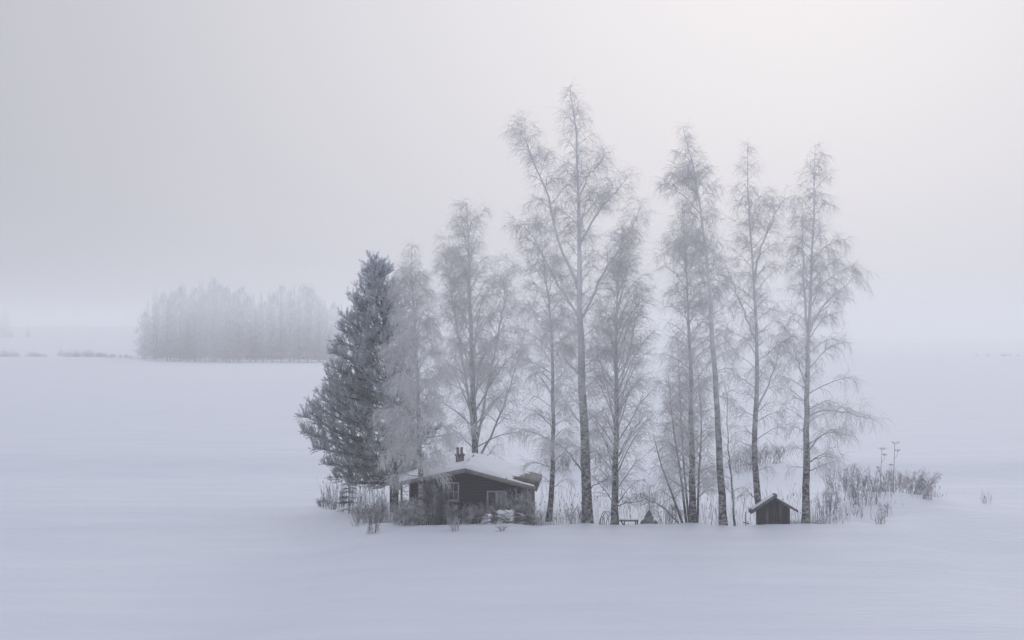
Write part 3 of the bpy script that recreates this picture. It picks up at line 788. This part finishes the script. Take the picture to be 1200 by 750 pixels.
shrub('frosted_shrub', 'sparse shrub on the bank between small spruce and cabin', 420, 612, 118, 1.2, .9, 14, 'shrub', group=SG, dens=6)
shrub('frosted_shrub', 'little shrub right of the brush pile at the cabin corner', 628, 619, 116.6, .9, .65, 14, 'shrub', group=SG, dens=8)
shrub('frosted_shrub', 'tiny tuft under the brush pile in open snow', 588, 627, 114.5, .5, .3, 8, 'shrub_dark', group=SG, dens=8)

shrub('frosted_shrub', 'wide white-rimed tangle at the cabin left corner beside the porch post', 474, 612, 117.0, 2.2, 1.5, 46, 'shrub', group=SG, dens=11, rad=.014, tr=.013, lean=.3)
shrub('frosted_shrub', 'rimed branches rising over the brush pile below the double window', 574, 608, 117.9, 1.5, 1.2, 30, 'shrub', group=SG, dens=12, rad=.014, tr=.013, lean=-.3)
shrub('frosted_shrub', 'bushy rimed clump against the right corner board of the cabin', 616, 613, 117.3, 1.2, 1.9, 34, 'shrub', group=SG, dens=11, rad=.013, tr=.013)
shrub('frosted_shrub', 'rimed thicket between the pine trunk and the young spruce', 428, 604, 120.0, 2.0, 1.2, 38, 'shrub', group=SG, dens=10, tr=.012)
shrub('frosted_shrub', 'tall rimed whips before the small left window beside the birch trunk', 503, 614, 116.9, 1.3, 2.4, 26, 'shrub', group=SG, dens=11, tr=.013)
shrub('frosted_shrub', 'spreading low shrub at the foot of the tallest birch', 675, 617, 118.0, 1.6, .9, 20, 'stalk', group=SG, dens=9, tr=.011)
shrub('frosted_shrub', 'rimed low shrub under the clump-stemmed birch, right of the tarpaulin heap', 785, 615, 119.5, 2.0, 1.2, 28, 'stalk', group=SG, dens=9, tr=.011)

# small spruce on the left bank
def small_spruce():
    Y = 127.5; b = at(409, 598, Y); b[2] = float(ground(b[0], Y))
    root = empty('young_spruce', b, 'young spruce with rimed tiers of branches, left of the pine trunk', 'tree')
    hh = 2.7
    g = Geo(); g.tubes(np.array([b + (0, 0, -.1), b + (0, 0, hh * .5), b + (0, 0, hh)]), np.array([.05, .03, .008]), 6); g.build('trunk', M['pine_bark'], root)
    P = []; 
    for tier in range(9):
        z = .25 + (hh - .35) * tier / 8.5; rc = (1.15 * (1 - z / hh) + .10) 
        for k in range(7):
            a = rng.random() * 6.283; t = np.linspace(0, 1, 6); r_ = rc * (.45 + .7 * rng.random()); z = z + rng.normal() * .05
            q = b[None] + np.stack([np.cos(a) * r_ * t, np.sin(a) * r_ * t, z + .15 * r_ * t - .22 * r_ * t ** 2], 1); P.append(q)
    P = np.array(P); Rr = np.full(P.shape[:2], .011)
    P2, R2 = spray(P, Rr, 14, .1, .10, .30, .45, -.05, .1, .012, 3)
    P3, R3 = spray(P2, R2, 22, .0, .05, .12, .55, 0.1, .0, .008, 2)
    g = Geo(); g.tubes(P, Rr, 4, 0); g.tubes(P2, R2, 3, 0); g.tubes(P3, R3, 3, 0)
    g.build('crown', M['shrub_dark'], root)
small_spruce()

# brush pile before the cabin
def brush_pile():
    Y = 117.0; b = at(592, 614, Y); b[2] = float(ground(b[0], Y))
    root = empty('brush_pile', b, 'long low pile of cut brushwood with snow on top, before the cabin', 'brush pile')
    for i in range(150):
        cx = b[0] + rng.uniform(-1.5, 1.5); hmax = .72 * (1 - ((cx - b[0]) / 1.75) ** 2)
        z = b[2] + rng.uniform(.03, max(.08, hmax)); y = Y + rng.uniform(-.65, .7)
        a = rng.normal() * .5 + (math.pi if rng.random() < .5 else 0); L_ = rng.uniform(.5, 1.3); el_ = rng.normal() * .22
        d = np.array([math.cos(a) * math.cos(el_), math.sin(a), math.sin(el_)]) * L_ / 2
        c = np.array([cx, y, z])
        g = Geo(); P = resample([c - d, c + rng.normal(size=3) * .06, c + d], 4); P[:, 2] = np.maximum(P[:, 2], b[2])
        g.tubes(P, np.array([.022, .02, .015, .008]) * rng.uniform(.7, 1.6), 4)
        P2, R2 = spray(P[None], np.full((1, 4), .014), 7, .2, .15, .4, .5, .1, .1, .008, 3)
        g.tubes(P2, R2, 3)
        g.build('stick', M['shrub_dark'] if i % 3 else M['shrub'], root)
    nu, nv = 40, 16; U, Vv = np.meshgrid(np.linspace(-1, 1, nu), np.linspace(-1, 1, nv))
    X = b[0] + U * 1.45; Yy = Y + .15 + Vv * .7
    n = hashnoise(X, Yy, .35, 21)
    Z = b[2] + .74 * np.sqrt(np.clip(1 - U ** 2, 0, 1)) * (1 - .5 * Vv ** 2) + .25 * (n - .5) 
    Z = np.where((n < .50) | (np.abs(U) > .97) | (np.abs(Vv) > .95), Z - .45, Z)
    I = np.arange(nu * nv).reshape(nv, nu); q = np.stack([I[:-1, :-1], I[:-1, 1:], I[1:, 1:], I[1:, :-1]], -1).reshape(-1, 4)
    mesh_np('snow_cover', np.stack([X.ravel(), Yy.ravel(), Z.ravel()], 1), q.ravel(), 4, M['roof_snow'], root, True, root.location)
brush_pile()

# low bench frame and the covered heap, the stake
def bar(g, a, b, r, s=6): g.tubes(np.array([a, (np.array(a) + b) / 2, b]), np.full(3, r), s, cap=True)
Yb = 117.6; bb = at(737, 618, Yb); bb[2] = float(ground(bb[0], Yb))
bench = empty('bench_frame', bb, 'low dark wooden bench frame standing in the snow right of a dark birch', 'bench')
a, b = at(726, 610, Yb), at(748, 609.5, Yb)
g = Geo(); g.box((a[0], Yb - .04, a[2] - .05), (b[0], Yb + .04, a[2] + .02)); g.build('seat_rail', M['plank'], bench)
g = Geo(); g.box((a[0], Yb + .30, a[2] - .05), (b[0], Yb + .38, a[2] + .02)); g.build('seat_rail', M['plank'], bench)
g = Geo(); g.box((a[0] + .02, Yb - .045, a[2] + .021), (b[0] - .02, Yb + .37, a[2] + .06)); g.build('snow_cover', M['roof_snow'], bench)
for x, y in ((b[0] - .05, Yb), (b[0] - .05, Yb + .34), (b[0] - .17, Yb), (a[0] + .3, Yb + .34)):
    g = Geo(); g.box((x - .03, y - .03, bb[2] - .3), (x + .03, y + .03, a[2] - .052)); g.build('leg', M['plank'], bench)
g = Geo(); bar(g, (a[0] + .08, Yb - .06, a[2] - .02), np.array((a[0] + .36, Yb - .06, bb[2] - .2)), .035); g.build('brace', M['plank'], bench)

Yh = 118.4; hb = at(760.5, 617, Yh); hb[2] = float(ground(hb[0], Yh))
heap = empty('covered_heap', hb, 'small grey tarpaulin-covered heap with a peaked top and a thin pole', 'covered heap')
def ring(cx, cy, r, z, n=20, sq=.0, jit=.02):
    o = []
    for i in range(n):
        t = 6.2832 * i / n; rr_ = r * (1 + sq * abs(math.sin(2 * t))) + random.uniform(-jit, jit)
        o.append((cx + math.cos(t) * rr_, cy + math.sin(t) * rr_, z))
    return o
def lathe(rs, name, m, parent, sq=.1, jit=.02):
    g = Geo(); V_ = []; n = 20
    for r_, z_ in rs: V_ += ring(hb[0], Yh, r_, z_, n, sq, jit)
    fs = [(j * n + i, j * n + (i + 1) % n, (j + 1) * n + (i + 1) % n, (j + 1) * n + i) for j in range(len(rs) - 1) for i in range(n)]
    fs.append(tuple((len(rs) - 1) * n + i for i in range(n)))
    g.raw(V_, fs); return g.build(name, m, parent)
z = hb[2]
lathe([(.46, z - .2), (.50, z + .12), (.47, z + .26), (.40, z + .30)], 'base', M['tarp'], heap, .12)
lathe([(.40, z + .29), (.30, z + .40), (.24, z + .52), (.17, z + .68), (.08, z + .84), (.03, z + .92)], 'tarpaulin', M['tarp'], heap, .1, .012)
lathe([(.37, z + .305), (.33, z + .37), (.28, z + .42)], 'snow_rim', M['roof_snow'], heap, .12, .03)
g = Geo(); bar(g, (hb[0] + .02, Yh, z + .9), np.array((hb[0] + .03, Yh, z + 2.25)), .014); g.build('pole', M['limb'], heap)

Yk = 119; kb = at(874, 610, Yk); kb[2] = float(ground(kb[0], Yk))
st = empty('garden_stake', kb, 'small forked stake standing in the snow left of the shed', 'stake')
g = Geo(); bar(g, kb + (0, 0, -.2), kb + (.0, 0, .85), .03); g.build('shaft', M['limb'], st)
g = Geo(); bar(g, kb + (-.18, 0, .22), kb + (.2, 0, .12), .03); g.build('crosspiece', M['limb'], st)

# bent hoop-like stems by the dark birch
hoop0 = at(712, 617, 117); hoop0[2] = float(ground(hoop0[0], 117))
g = Geo()
for cx, w, hgt in ((709, 10, 16), (712, 13, 17), (716, 11, 13), (706, 6, 10)):
    c = at(cx, 618, 117); t = np.linspace(0, math.pi, 10); s_ = 117 / F
    q = np.stack([c[0] - np.cos(t) * w * s_ * .5, np.full(10, 117 + rng.random() * .5), hoop0[2] - .05 + np.sin(t) * hgt * s_], 1)
    g.tubes(q, np.linspace(.022, .012, 10), 4)
    P2, R2 = spray(q[None], np.full((1, 10), .012), 6, .1, .15, .35, .6, 0, .3, .007, 3); g.tubes(P2, R2, 3)
tag(g.build('bent_sapling', M['limb'], origin=hoop0), 'withered stems bent into hoops left of the dark-stemmed birch foot', 'plant')

# withered stalks
def stalks(name, label, n, posf, hr, m, heads=.5, kind='stuff', rad=.010):
    g = Geo(); px, Y = posf(n)
    x = (px - 600) / F * Y; z = ground(x, Y)
    h = hr[0] + (hr[1] - hr[0]) * rng.random(n) ** 1.6
    lx = rng.normal(size=n) * .13; ly = rng.normal(size=n) * .1
    t = np.linspace(0, 1, 4)[None]
    P = np.stack([x[:, None] + (lx * h)[:, None] * t ** 1.6, Y[:, None] + (ly * h)[:, None] * t ** 1.6, (z - .05)[:, None] + h[:, None] * t], 2)
    P += rng.normal(size=P.shape) * .012
    Rr = (rad * (.6 + .8 * rng.random(n)))[:, None] * np.linspace(1, .5, 4)[None]
    g.tubes(P, Rr, 3, 0)
    P2, R2 = spray(P, Rr, 4.0, .3, .08, .32, .42, .25, .05, rad * .65, 3); g.tubes(P2, R2, 3, 0)
    k = rng.random(n) < heads
    tip = P[k, -1]; d = unit(P[k, -1] - P[k, -2]); L_ = .08 + .14 * rng.random(k.sum())
    Q = tip[:, None] + d[:, None] * (np.array([-.3, .1, .5, 1.0])[None, :, None] * L_[:, None, None])
    RQ = (np.array([.4, 1, .9, .2])[None] * (.018 + .014 * rng.random(k.sum()))[:, None]); g.tubes(Q, RQ, 4, 1)
    px0 = at(float(np.mean(px)), 600, float(np.mean(Y)))
    o = g.build(name, None, origin=(px0[0], px0[1], 0), mats=[M[m], M['seedhead']])
    return tag(o, label, None, None, kind)
U_ = lambda a, b, n: a + (b - a) * rng.random(n)
def bank(n):
    m = n * 8; px = 950 + 145 * rng.random(m)
    lo = 117.2 + 12 * sstep(1000, 1100, px); hi = 124 + 14 * sstep(960, 1060, px)
    v = rng.random(m); Y = lo + (hi - lo) * v
    w = hashnoise(px, Y * 6, 9, 31) * .9 + .5 * hashnoise(px, Y * 6, 22, 32) - .45 + .25 * sstep(.35, .8, v) - .25 * (v < .2)
    k = np.argsort(-(w + .7 * rng.random(m)))[:n]
    return px[k] + rng.normal(size=n) * 7, Y[k]
stalks('withered_stalks', 'withered rimed stalks covering the bank right of the last birch', 460, bank, (.15, 1.2), 'stalk', .15, rad=.008)
stalks('withered_grass', 'dark dead grass along the snow edge right of the shed', 420, lambda n: (945 + 17 * rng.normal(size=n), 117.4 + 1.0 * rng.random(n)), (.08, .40), 'shrub', .0)
stalks('withered_reeds', 'pale reeds behind the small spruce', 330, lambda n: (U_(378, 452, n), U_(128, 136, n)), (.5, 1.9), 'stalk', .15)
stalks('withered_reeds', 'sparse stalks at the foot of the birch row', 620, lambda n: (U_(632, 940, n), U_(117.5, 140, n)), (.2, 1.3), 'stalk', .12)
stalks('withered_reeds', 'brown stalks between cabin corner and slim birch', 80, lambda n: (U_(624, 684, n), U_(116.5, 121, n)), (.25, 1.25), 'shrub', .5)
stalks('withered_reeds', 'short stalks along the front snow edge before the cabin', 110, lambda n: (U_(430, 640, n), U_(116.2, 117.5, n)), (.12, .55), 'shrub', .3)
stalks('withered_reeds', 'thin grass tufts alone in the snow at the right', 26, lambda n: (1155 + rng.normal(size=n) * 6, 133 + rng.normal(size=n) * .8), (.3, .9), 'stalk', .1, rad=.007)

RG = 'withered bushes on the right bank'
shrub('withered_bush', 'dense reddish-brown bush on top of the right bank', 1052, 565, 133, 3.0, 1.5, 44, 'shrub', group=RG, dens=9, rad=.008)
shrub('withered_bush', 'spreading bush at the left end of the right bank', 1012, 585, 128, 2.6, 1.7, 34, 'stalk', group=RG, dens=9)
shrub('withered_bush', 'dark upright tuft at the far right foot of the bank', 1086, 592, 130, 1.0, 1.1, 20, 'shrub', group=RG, dens=8)
shrub('withered_bush', 'fan of thin twigs arching right off the bank', 1076, 578, 132, 2.0, 1.7, 30, 'stalk', group=RG, dens=8, lean=.6)
shrub('withered_bush', 'tall twiggy bush just right of the last birch trunk', 972, 600, 122, 2.0, 2.3, 24, 'stalk', group=RG, dens=9)
shrub('withered_bush', 'brown bush between the umbel plants and the far right tuft', 1068, 572, 134, 2.4, 1.2, 28, 'shrub', group=RG, dens=8)
shrub('withered_bush', 'pale airy bush left of the shorter umbel plant', 1000, 572, 131, 2.4, 1.9, 26, 'stalk', group=RG, dens=9, rad=.008)
shrub('withered_bush', 'knee-high tuft halfway down the snowy bank', 1040, 597, 124, 1.2, .8, 18, 'shrub', group=RG, dens=7)
shrub('withered_bush', 'short bush low in the snow right of the shed and birch', 1032, 612, 118.5, .9, .7, 16, 'shrub', group=RG, dens=8)
shrub('withered_bush', 'very pale rimed bush far back between last birch and bank top', 985, 560, 141, 3.2, 2.3, 34, 'stalk', group=RG, dens=8)
shrub('withered_bush', 'pale bush behind the two umbel plants', 1036, 552, 138, 2.8, 1.9, 34, 'stalk', group=RG, dens=8)
for px, py, Y, hh in ((1047, 560, 131, 2.4), (1032, 565, 131, 2.0)):
    b = at(px, py, Y); b[2] = float(ground(b[0], Y)); ztop = H - ((521 if px == 1047 else 528) - HOR) / F * Y
    root = empty('hogweed', b, 'tallest dead umbel plant on the right bank' if px == 1047 else 'second, shorter umbel plant left of the tallest on the right bank', 'plant', 'dead umbel plants')
    g = Geo(); P = resample([b + (0, 0, -.1), b + (.03, 0, (ztop - b[2]) * .5), np.array([b[0] + .08, Y, ztop])], 8); g.tubes(P, np.linspace(.028, .014, 8), 5); g.build('stem', M['seedhead'] if px == 1047 else M['stalk'], root)
    for k in range(3):
        g = Geo(); c = P[[7, 5, 3][k]]; s_ = (0, .22, -.20)[k]
        hub = c + (s_, 0, .45 if k else 0.0); g.tubes(np.array([c, (c + hub) / 2 + (s_ * .3, 0, -.04), hub]), np.array([.011, .010, .009]), 4)
        for j in range(14):
            a_ = rng.random() * 6.28; q_ = rng.uniform(.12, .34); e = hub + np.array([math.cos(a_) * q_, math.sin(a_) * q_, .20 - .25 * q_ + rng.normal() * .03]) * (1, .6, .5)[k]
            g.tubes(np.array([hub, (hub + e) / 2 + (0, 0, .015), e]), np.full(3, .006), 3)
            g.tubes(np.array([e + (-.03, 0, 0), e + (0, 0, .015), e + (.03, 0, 0)]), np.array([.005, .016, .005]), 4)
        g.build('umbel', M['seedhead'] if px == 1047 else M['stalk'], root)

# bushes on the far side of the islet
for i, (px, w, h_) in enumerate(((655, 2.5, 1.1), (676, 3, 1.2), (700, 3, 1.0), (868, 3.0, 1.3), (884, 3.3, 1.6), (902, 3.0, 1.4))):
    where = ['left of the tallest birch', 'behind the tallest birch', 'behind the dark-stemmed birch', 'right behind the thin sapling', 'behind the forked birch trunk',
             'behind and right of the forked birch', 'between forked and rightmost birch', 'just right of the rightmost birch', 'farthest right behind the withered stalks'][i]
    shrub('far_bush', 'hazy low bush across the snow, ' + where, px, 555, 160 + i % 3 * 3, w, h_, 26, 'stalk', group='hazy bushes on the far side of the islet', dens=5, rad=.02, tr=.014, tl=(.3, .8))

# ------------------------------------------------------------------ the far shore
def far_spruce_mesh(seed, hh, w):
    r_ = np.random.default_rng(seed); n = 2200
    z = hh * (.05 + .95 * r_.random(n) ** 1.15); rad_ = (.05 + w * (1 - z / hh) ** (.9 + .1 * seed)) * (.25 + .75 * r_.random(n)) * (.85 + .25 * np.sin(z * 1.9 + seed)); a_ = r_.random(n) * 6.283
    d = np.stack([np.cos(a_), np.sin(a_), -.35 + 0 * a_], 1); p = np.stack([np.cos(a_) * rad_, np.sin(a_) * rad_, z], 1)
    L_ = (.7 + .9 * r_.random(n)) * (.25 + .75 * (1 - z / hh)); sd_ = np.stack([-np.sin(a_), np.cos(a_), .2 * r_.normal(size=n)], 1) * ((.12 + .16 * r_.random(n)) * (.20 + .80 * (1 - z / hh)))[:, None]
    g = Geo(); g.tris(np.stack([p - sd_ - d * L_[:, None] * .5, p + sd_ - d * L_[:, None] * .5, p + d * L_[:, None] * .6], 1)); return g
def far_birch_mesh(seed, hh, w):
    r_ = np.random.default_rng(seed); n = 1500
    z = hh * (.06 + .94 * r_.random(n)); f = (z / hh - .06) / .94
    rad_ = w * (np.sin(np.pi * np.clip(f * .93 + .07, 0, 1)) ** .6) * np.sqrt(r_.random(n)) * (.8 + .3 * np.sin(z * 1.3 + seed)); a_ = r_.random(n) * 6.283
    p = np.stack([np.cos(a_) * rad_, np.sin(a_) * rad_, z], 1); d = unit(np.stack([np.cos(a_) * .5, np.sin(a_) * .5, r_.normal(size=n)], 1)); L_ = .8 + 1.0 * r_.random(n)
    sd_ = unit(r_.normal(size=(n, 3))) * (.06 + .07 * r_.random(n))[:, None]
    g = Geo(); g.tris(np.stack([p - sd_, p + sd_, p + d * L_[:, None]], 1)); return g
def far_bush_mesh(seed):
    r_ = np.random.default_rng(seed); n = 220
    x = r_.normal(size=n) * 3.2; y = r_.normal(size=n) * 1.5; hmax = 2 + 17 * hashnoise(x + 50, y * 0, .9, seed) * np.exp(-(x / 6) ** 2)
    z = hmax * r_.random(n) ** 1.3 * .8; p = np.stack([x, y, z], 1); d = unit(np.stack([.25 * r_.normal(size=n), .25 * r_.normal(size=n), 1 + 0 * x], 1)); L_ = 2 + 7 * r_.random(n)
    sd_ = unit(np.stack([r_.normal(size=n), r_.normal(size=n), 0 * x], 1)) * (.07 + .09 * r_.random(n))[:, None]
    g = Geo(); g.tris(np.stack([p - sd_, p + sd_, p + d * L_[:, None]], 1)); return g
def trunk_geo(hh, r_): 
    g = Geo(); g.tubes(np.array([(0, 0, -.5), (.1, 0, hh * .5), (0, 0, hh)]), np.array([r_, r_ * .7, .03]), 6); return g
PRO = []
for k in range(3): PRO.append(('s', far_spruce_mesh(k + 1, 24, 6.5), trunk_geo(14, .20)))
for k in range(3): PRO.append(('b', far_birch_mesh(k + 11, 20, 4.2), trunk_geo(16, .14)))
for k in range(3): PRO.append(('u', far_bush_mesh(k + 21), None))
built = {}
def far_tree(i, px, Y, hgt, kind, name, label, group):
    x = (px - 600) / F * Y; zg = float(ground(x, Y)); k = (i * 7 + 3) % 3 + {'s': 0, 'b': 3, 'u': 6}[kind]
    root = empty(name, (x, Y, zg), label, 'tree', group)
    h0 = 24 if kind == 's' else 20; s_ = hgt / h0
    if kind == 'u':
        if k not in built: built[k] = PRO[k][1].build(name, M['far_birch'], origin=(0, 0, 0)); b_ = built[k]
        else: b_ = built[k].copy(); COL.objects.link(b_)
        bpy.data.objects.remove(root); tag(b_, label, 'shrub', group)
        b_.location = (x, Y, zg); b_.scale = (s_ * 1.3, s_ * 1.3, s_); b_.rotation_euler = (0, 0, rng.uniform(-.4, .4))
        return
    if k not in built:
        c = PRO[k][1].build('crown', M['far_wood'] if kind == 's' else M['far_birch'], origin=(0, 0, 0)); t = PRO[k][2].build('trunk', M['far_dark'] if kind == 's' else M['far_trunk'], origin=(0, 0, 0), smooth=True)
        built[k] = (c, t)
    else:
        c, t = (o.copy() for o in built[k]); COL.objects.link(c); COL.objects.link(t)
    c.parent = root; t.parent = root
    wd = 1.0 if hgt > 6 else 2.2
    root.scale = (s_ * wd * rng.uniform(.85, 1.25), s_ * wd * rng.uniform(.85, 1.25), s_); root.rotation_euler = (0, 0, rng.random() * 6.28)
i = 0
top = lambda px: np.interp(px, [165, 180, 205, 225, 250, 268, 285, 305, 330, 352, 370, 384, 420], [358, 340, 336, 330, 318, 332, 336, 342, 332, 322, 340, 352, 352])
for row, (Y, n) in enumerate(((752, 24), (785, 26), (835, 28))):
    for j in range(n):
        px = 168 + (405 - 168) * (j + .5 + rng.uniform(-.35, .35)) / n
        x = (px - 600) / F * Y; zg = float(ground(x, Y))
        zt = H - (top(px) + abs(rng.normal()) * 8 + (12 if row == 0 else 0) - HOR) / F * Y
        kind = 'b' if (row == 0 and (150 < px < 175 or 225 < px < 262 or 335 < px < 345)) or rng.random() < .35 else 's'
        far_tree(i, px, Y + rng.uniform(-8, 8), max(9, zt - zg), kind, 'far_spruce' if kind == 's' else 'far_birch',
                 'faint spruce in the hazy wood across the snow on the left' if kind == 's' else 'faint pale birch in the hazy wood across the snow on the left',
                 'spruces of the hazy far wood' if kind == 's' else 'birches of the hazy far wood'); i += 1
for j in range(62):                                   # scrub line at the left edge
    px = rng.uniform(-25, 172); far_tree(i, px, 775 + rng.uniform(-12, 12), rng.uniform(1.2, 4.2) ** 1.0 * (1.1 if px < 120 else .7), 'u', 'far_bush', 'faint low bush in the hazy line along the far shore at the left edge', 'low bushes along the far left shore'); i += 1
for j in range(9):                                    # trees on the hill behind
    px = rng.uniform(-20, 34); far_tree(i, px, 1280 + rng.uniform(-20, 20), rng.uniform(9, 19), 's' if j % 4 == 0 else 'b', 'far_hill_tree', 'very faint tree on the white hillside at the left edge', 'faint trees on the left hillside'); i += 1
for j in range(9):                                   # right far shore
    px = rng.uniform(1060, 1195) if j % 2 else rng.uniform(1150, 1185); far_tree(i, px, 990 + rng.uniform(-12, 12), rng.uniform(1.0, 2.4), 'u', 'far_bush', 'barely visible low bush on the far shore at the right edge', 'low bushes along the far right shore'); i += 1

# ------------------------------------------------------------------ haze
hm = bpy.data.materials.new('haze'); hm.use_nodes = True
t = hm.node_tree; t.nodes.clear()
o_ = t.nodes.new('ShaderNodeOutputMaterial'); v = t.nodes.new('ShaderNodeVolumePrincipled')
v.inputs['Color'].default_value = (0.97, 0.975, 0.99, 1); v.inputs['Density'].default_value = 0.0009; v.inputs['Anisotropy'].default_value = 0.45
t.links.new(v.outputs[0], o_.inputs['Volume'])
g = Geo(); g.box((-3050, -250, float(ZZ.min()) - 1.0), (3050, 4050, 46))
tag(g.build('haze', hm), kind='stuff', label='pale winter haze over the whole snow field')
print('faces', sum(len(o.data.polygons) for o in S.objects if o.type == 'MESH'))
